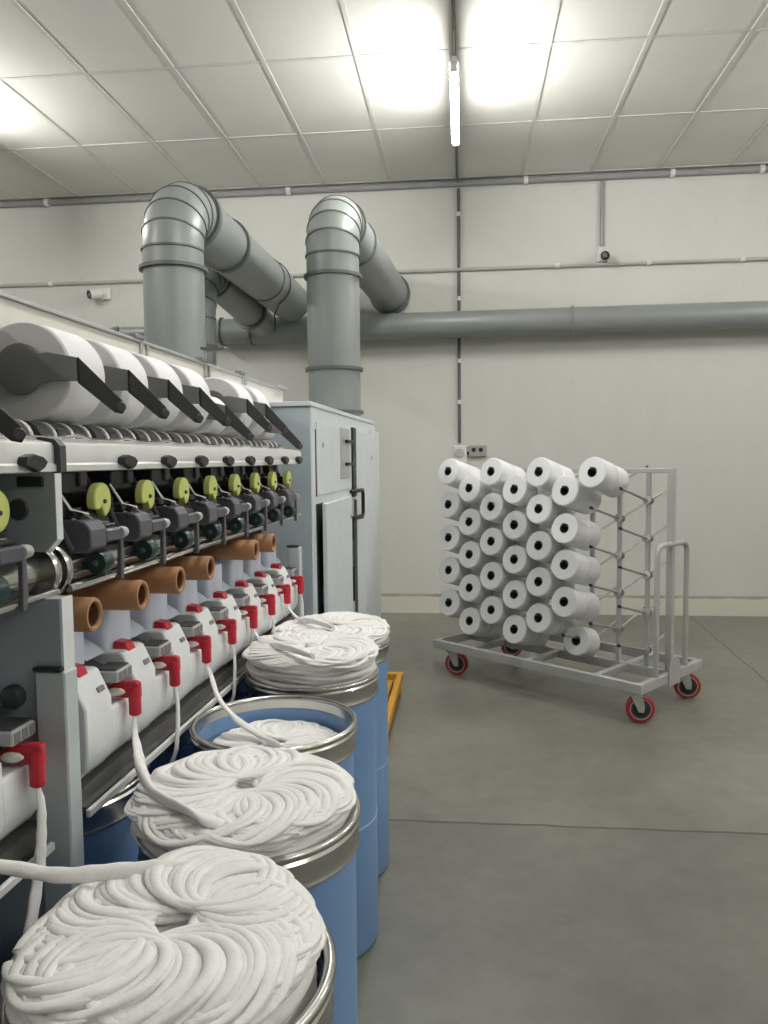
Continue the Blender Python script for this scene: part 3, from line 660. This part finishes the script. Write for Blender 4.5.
CO = [dict(z0=.86, z1=.935, layers=5, seed=1, rout=.193, dome=.012, lean=(-.006, .006)), dict(z0=.86, z1=.925, layers=4, seed=2, rout=.206, dome=.008, lean=(-.012, 0)), dict(z0=.7, z1=.815, layers=2, seed=3, rout=.186, dome=.015, rough=.007),
      dict(z0=.86, z1=.965, layers=7, seed=4, rout=.205), dict(z0=.86, z1=.935, layers=5, seed=5, rout=.207, wob=.008)]
for i, k in enumerate(CO):
    o = coil(i, **k).build('coiled_sliver', M['sliver'], frame='m', origin=(*CAN[i], .02), ang=80)
    tag(o, COILLAB[i], 'cotton coil', 'cotton sliver coils in the cans')

# strands
def cat(pts, n=8):
    P_ = [Vector(p) for p in pts]; P_ = [P_[0]*2-P_[1]]+P_+[P_[-1]*2-P_[-2]]; o = []
    for i in range(1, len(P_)-2):
        for s in range(n):
            t_ = s/n; a, b_, c, d = P_[i-1:i+3]
            o.append(.5*((2*b_)+(c-a)*t_+(2*a-5*b_+4*c-d)*t_*t_+(3*b_-a-3*c+d)*t_**3))
    o.append(P_[-2]); return o
def strand(pts, ws, label, flat=.5):
    c = cat(pts); n = len(c); m_ = len(ws)-1
    rs = []
    for i in range(n):
        f = i/(n-1)*m_; j = min(int(f), m_-1); q = f-j
        rs.append((ws[j]*(1-q)+ws[j+1]*q)*(1+.06*math.sin(i*1.3)))
    o = MB().tube(c, rs, 10, flat=flat, upv=(1, -.25, .3)).build('sliver_strand', M['sliver'], frame='m', origin=pts[0], ang=80)
    tag(o, label, 'cotton strand', 'cotton strands fed into the machine')
def ty(k): return (Y0+.195)+(P*k if k >= 0 else -.374)
zt = .993
y = ty(0); strand([(-.772, y, zt), (-.762, y-.02, .955), (-.735, y-.06, .918), (-.70, y-.12, .912), (-.62, y-.24, .925), (-.54, y-.31, .936), (-.485, y-.345, .936), (-.45, y-.34, .920)], [.005, .008, .017, .023, .018, .015, .013, .010], 'white cotton strand falling from the first red inlet beyond the post onto a coil')
y = ty(2); strand([(-.772, y, zt), (-.755, y-.01, .96), (-.72, y-.05, .91), (-.66, y-.10, .875), (-.60, y-.12, .845), (-.55, y-.15, .832), (-.50, y-.20, .832)], [.006, .009, .011, .013, .014, .016, .016], 'white cotton strand running from the third red inlet into the open-rim can')
y = ty(4); strand([(-.772, y, zt), (-.75, y-.02, .965), (-.70, y-.09, .955), (-.64, y-.17, .975), (-.56, y-.25, .982), (-.50, y-.30, .98)], [.006, .009, .012, .013, .013, .012], 'white cotton strand running from the fifth red inlet onto the tall coil')
y = ty(6); strand([(-.772, y, zt), (-.75, y-.02, .965), (-.70, y-.08, .945), (-.64, y-.14, .955), (-.58, y-.2, .955), (-.54, y-.24, .953)], [.006, .009, .012, .013, .013, .012], 'white cotton strand running from the seventh red inlet onto the farthest coil')
strand([(-.80, .92, 1.01), (-.693, .985, .972), (-.61, 1.0, .956), (-.548, 1.027, .950), (-.47, 1.06, .940), (-.40, 1.08, .932), (-.34, 1.07, .925)], [.010, .0105, .011, .012, .014, .013, .010], 'thick white strand entering from the left across the nearest coil')
for k in (-1, 1, 3, 5, 7):
    y = ty(k)
    lab = 'white strand hanging from the inlet left of the grey post' if k < 0 else 'thin white strand hanging straight down from the %s red inlet beyond the post' % ordinal(k)
    q = .012 if k < 0 else .0075
    strand([(-.772, y, zt), (-.764, y-.002, .96), (-.761, y-.010, .91), (-.760, y-.020, .865), (-.762, y-.026, .835)] + ([(-.757, y-.06, .77), (-.752, y-.11, .69), (-.750, y-.15, .60)] if k < 0 else [(-.775, y-.03, .80)]), [.006, q*.8, q, q, q, q*.9], lab)

# ------------------------------------------------------------------ yellow steel frame on the floor
t = thing('steel_platform', 'low yellow steel frame on the floor beyond the cans', 'platform', (-.7, 4.4, 0), 'w')
yb0, yb1 = 3.90, 5.0
MB().beam((-.425, yb0, .10), (-.425, yb1, .10), .035, .06).build('side_beam', M['orange'], t)
MB().beam((-.49, yb0+.1, .075), (-.49, yb1-.05, .075), .05, .05).build('inner_beam', M['orange'], t)
MB().beam((-.60, yb1+.02, .11), (-.40, yb1+.02, .11), .05, .04).build('end_beam', M['orange'], t)
for y in (yb0+.12, yb1-.1): MB().box(-.45, -.41, y, y+.05, 0, .072).build('foot', M['orange'], t)
for y in (yb0+.3, yb1-.3): MB().beam((-.58, y, .05), (-.43, y, .05), .04, .03).build('cross_beam', M['orange'], t)
for y in (yb0+.2, yb1-.15): MB().box(-.60, -.56, y, y+.05, 0, .066).build('foot', M['orange'], t)

# ------------------------------------------------------------------ bobbin trolley (frame 't': s along, t across)
tr = thing('bobbin_trolley', 'grey steel bobbin trolley with red-tyred castors and peg rack', 'trolley', (0, 0, 0), 't')
S0, S1, TT, Z1, TH_ = -.86, .765, .40, .24, .058
zc = Z1-TH_/2
b = MB()
for t_ in (-TT+.02, TT-.02): b.box(S0, S1, t_-.02, t_+.02, Z1-TH_, Z1, bev=.003)
for s in (S0+.02, S1-.02): b.box(s-.02, s+.02, -TT+.04, TT-.04, Z1-TH_, Z1, bev=.003)
b.box(S0+.04, S1-.04, -.02, .02, Z1-TH_, Z1, bev=.003)
for s in (-.52, -.05, .45):
    b.box(s-.02, s+.02, -TT+.04, -.02, Z1-.045, Z1-.002, bev=.003); b.box(s-.02, s+.02, .02, TT-.04, Z1-.045, Z1-.002, bev=.003)
b.build('base_frame', M['frame'], tr)
MB().box(.715, .755, -.02, .02, Z1, 1.447, bev=.003).build('mast', M['frame'], tr)
MB().box(S0+.005, S0+.035, -.015, .015, Z1, 1.447, bev=.003).build('mast', M['frame'], tr)
MB().box(S0+.005, .755, -.018, .018, 1.447, 1.477, bev=.003).build('top_bar', M['frame'], tr)
pl = [(-.07, .165), (.07, .165)] + [(.07*math.cos(PI*i/14), .265+.07*math.sin(PI*i/14)) for i in range(15)]
MB().prism(pl, 'x', S1+.001, S1+.009).build('end_plate', M['frame'], tr)
hz = 1.02; hr = .06
hp = [(S1-.02, -.19, Z1)] + [(S1-.02, -.19+hr-hr*math.cos(a), hz-hr+hr*math.sin(a)) for a in (0, .4, .8, 1.2, PI/2)] + [(S1-.02, .19-hr+hr*math.sin(a), hz-hr+hr*math.cos(a)) for a in (0, .4, .8, 1.2, PI/2)] + [(S1-.02, .19, Z1)]
MB().tube(hp, .0165, 14).build('push_handle', M['frame'], tr)
COLS = [.587-.1935*i for i in range(7, -1, -1)]          # A..H left to right
ZA = [1.395, 1.158, .921, .686, .450]; ZB = [1.279, 1.044, .815, .580, .345]
DIRF = Vector((0, -.325, .085)); 
for s in COLS: MB().box(s-.0125, s+.0125, -.0125, .0125, Z1, 1.447, bev=.002).build('rack_post', M['frame'], tr)
peg0 = cap0 = None
for c, s in enumerate(COLS):
    for z in (ZA if c % 2 == 0 else ZB):
        for sg in (-1, 1):
            p = Vector((s, sg*.0125, z)); d = Vector((0, sg*.325, .085))
            if peg0 is None or sg == 1 and (peg0.get('sg') != 1) and not pegs.get(1):
                bb = MB(); dn = d.normalized(); bb.lathe([(.0, 0), (.028, 0), (.028, .010), (.0075, .014), (.0075, d.length), (0, d.length)], p, dn, 12)
                pg = bb.build('peg', M['peg'], tr)
                cp_ = MB().lathe([(0, -.012), (.0095, -.012), (.0095, .008), (.006, .012), (0, .012)], p+d, dn, 12).build('peg_cap', M['dark'], pg)
                if peg0 is None: peg0 = pg; pegs = {}
                pegs[sg] = (pg, cp_, p.copy())
            else:
                g0, c0, pp = pegs[sg]
                g1 = g0.copy(); C.objects.link(g1); g1.parent = tr; g1.location = Vector(g0.location)+(p-pp); ORG[g1.name] = ORG[g0.name]
                c1 = c0.copy(); C.objects.link(c1); c1.parent = g1
def castor(s, t_, ang):
    c = thing('castor', None, None, (s, t_, 0), 't'); c.parent = tr; c.location = (s, t_, 0); c.rotation_euler = (0, 0, 0)
    R = Matrix.Translation((s, t_, 0)) @ Matrix.Rotation(ang, 4, 'Z')
    def tf(b): b.v = [R @ v for v in b.v]; return b
    off = -.03; r = .082
    tf(MB().lathe([(.03, -.019), (.058, -.020), (.058, .020), (.03, .019)], (off, 0, r), (0, 1, 0), 28)).build('wheel', M['wheel_hub'], c)
    tf(MB().lathe([(.0621, -.023), (.074, -.024), (.082, -.016), (.0825, 0), (.082, .016), (.074, .024), (.0621, .023)], (off, 0, r), (0, 1, 0), 32, True)).build('tyre', M['wheel_red'], c)
    tf(MB().lathe([(.057, -.0235), (.062, -.0235), (.062, .0235), (.057, .0235)], (off, 0, r), (0, 1, 0), 32, True)).build('wheel_band', M['zinc'], c)
    tf(MB().cyl((off, -.042, r), (off, .042, r), .012, 12)).build('axle', M['zinc'], c)
    tf(MB().lathe([(.012, -.034), (.044, -.020), (.044, .020), (.012, .034)], (off, 0, r), (0, 1, 0), 20)).build('wheel_hub', M['dark'], c)
    b = MB()
    for e in (-1, 1): b.prism([(off-.016, r-.016), (off+.014, r-.014), (.034, .172), (-.034, .172), (off-.02, r+.02)], 'y', e*.034-.003, e*.034+.003)
    b.box(-.040, .040, -.037, .037, .168, .182, bev=.002); tf(b).build('fork', M['zinc'], c)
for (s, t_, a) in ((-.725, -.335, 3.6), (-.74, .33, 4.0), (.70, -.35, 3.84), (.69, .275, 3.84)): castor(s, t_, a)

# bobbins
BR, BL = .097, .138
dn = DIRF.normalized()
colname = ('leftmost', 'second', 'third', 'fourth', 'fifth', 'sixth', 'seventh')
rowname = ('topmost', 'second', 'middle', 'fourth', 'lowest')
proto = None
def bobbin(p, lab):
    global proto
    if proto is None:
        t = thing('yarn_bobbin', lab, 'bobbin', p, 't', 'white bobbins on the trolley')
        MB().lathe([(.032, 0), (BR-.006, 0), (BR-.002, .002), (BR, .006), (BR*.99, BL-.006), (BR*.98-.005, BL), (.032, BL)], p, dn, 40, True).build('yarn', M['yarn'], t)
        MB().pipe(Vector(p)-dn*.002, Vector(p)+dn*(BL+.002),   .0315, .0285).build('core', M['cone_core'], t)
        proto = (t, Vector(p)); return t
    return dup(proto[0], Vector(p)-proto[1], lab, 't')
for c, s in enumerate(COLS[:7]):
    for q, z in enumerate(ZA if c % 2 == 0 else ZB):
        if c == 6 and q > 0: continue
        base = Vector((s, -.0125, z)); single = (c == 5 and q == 4)
        drop = Vector((0, 0, -.020))
        n = 1 if single else 2
        for k in range(n):
            p = base+dn*(.045+k*(BL+.008))+drop
            where = '%s peg of the %s column from the trolley left' % (rowname[q], colname[c]) if c else '%s peg of the leftmost trolley column' % rowname[q]
            if c == 6: where = 'top peg near the trolley mast'
            lab = ('lone white yarn bobbin on the %s' % where) if single else '%s white yarn bobbin on the %s' % (('rear', 'front')[k], where)
            bobbin(p, lab)

# ------------------------------------------------------------------ render look
w = bpy.data.worlds.new('World'); sc.world = w; w.use_nodes = True
w.node_tree.nodes['Background'].inputs[0].default_value = (.8, .8, .78, 1); w.node_tree.nodes['Background'].inputs[1].default_value = .05
vs = sc.view_settings; vs.view_transform = 'Standard'; vs.look = 'None'; vs.exposure = 0.; vs.gamma = 1.; vs.use_curve_mapping = False
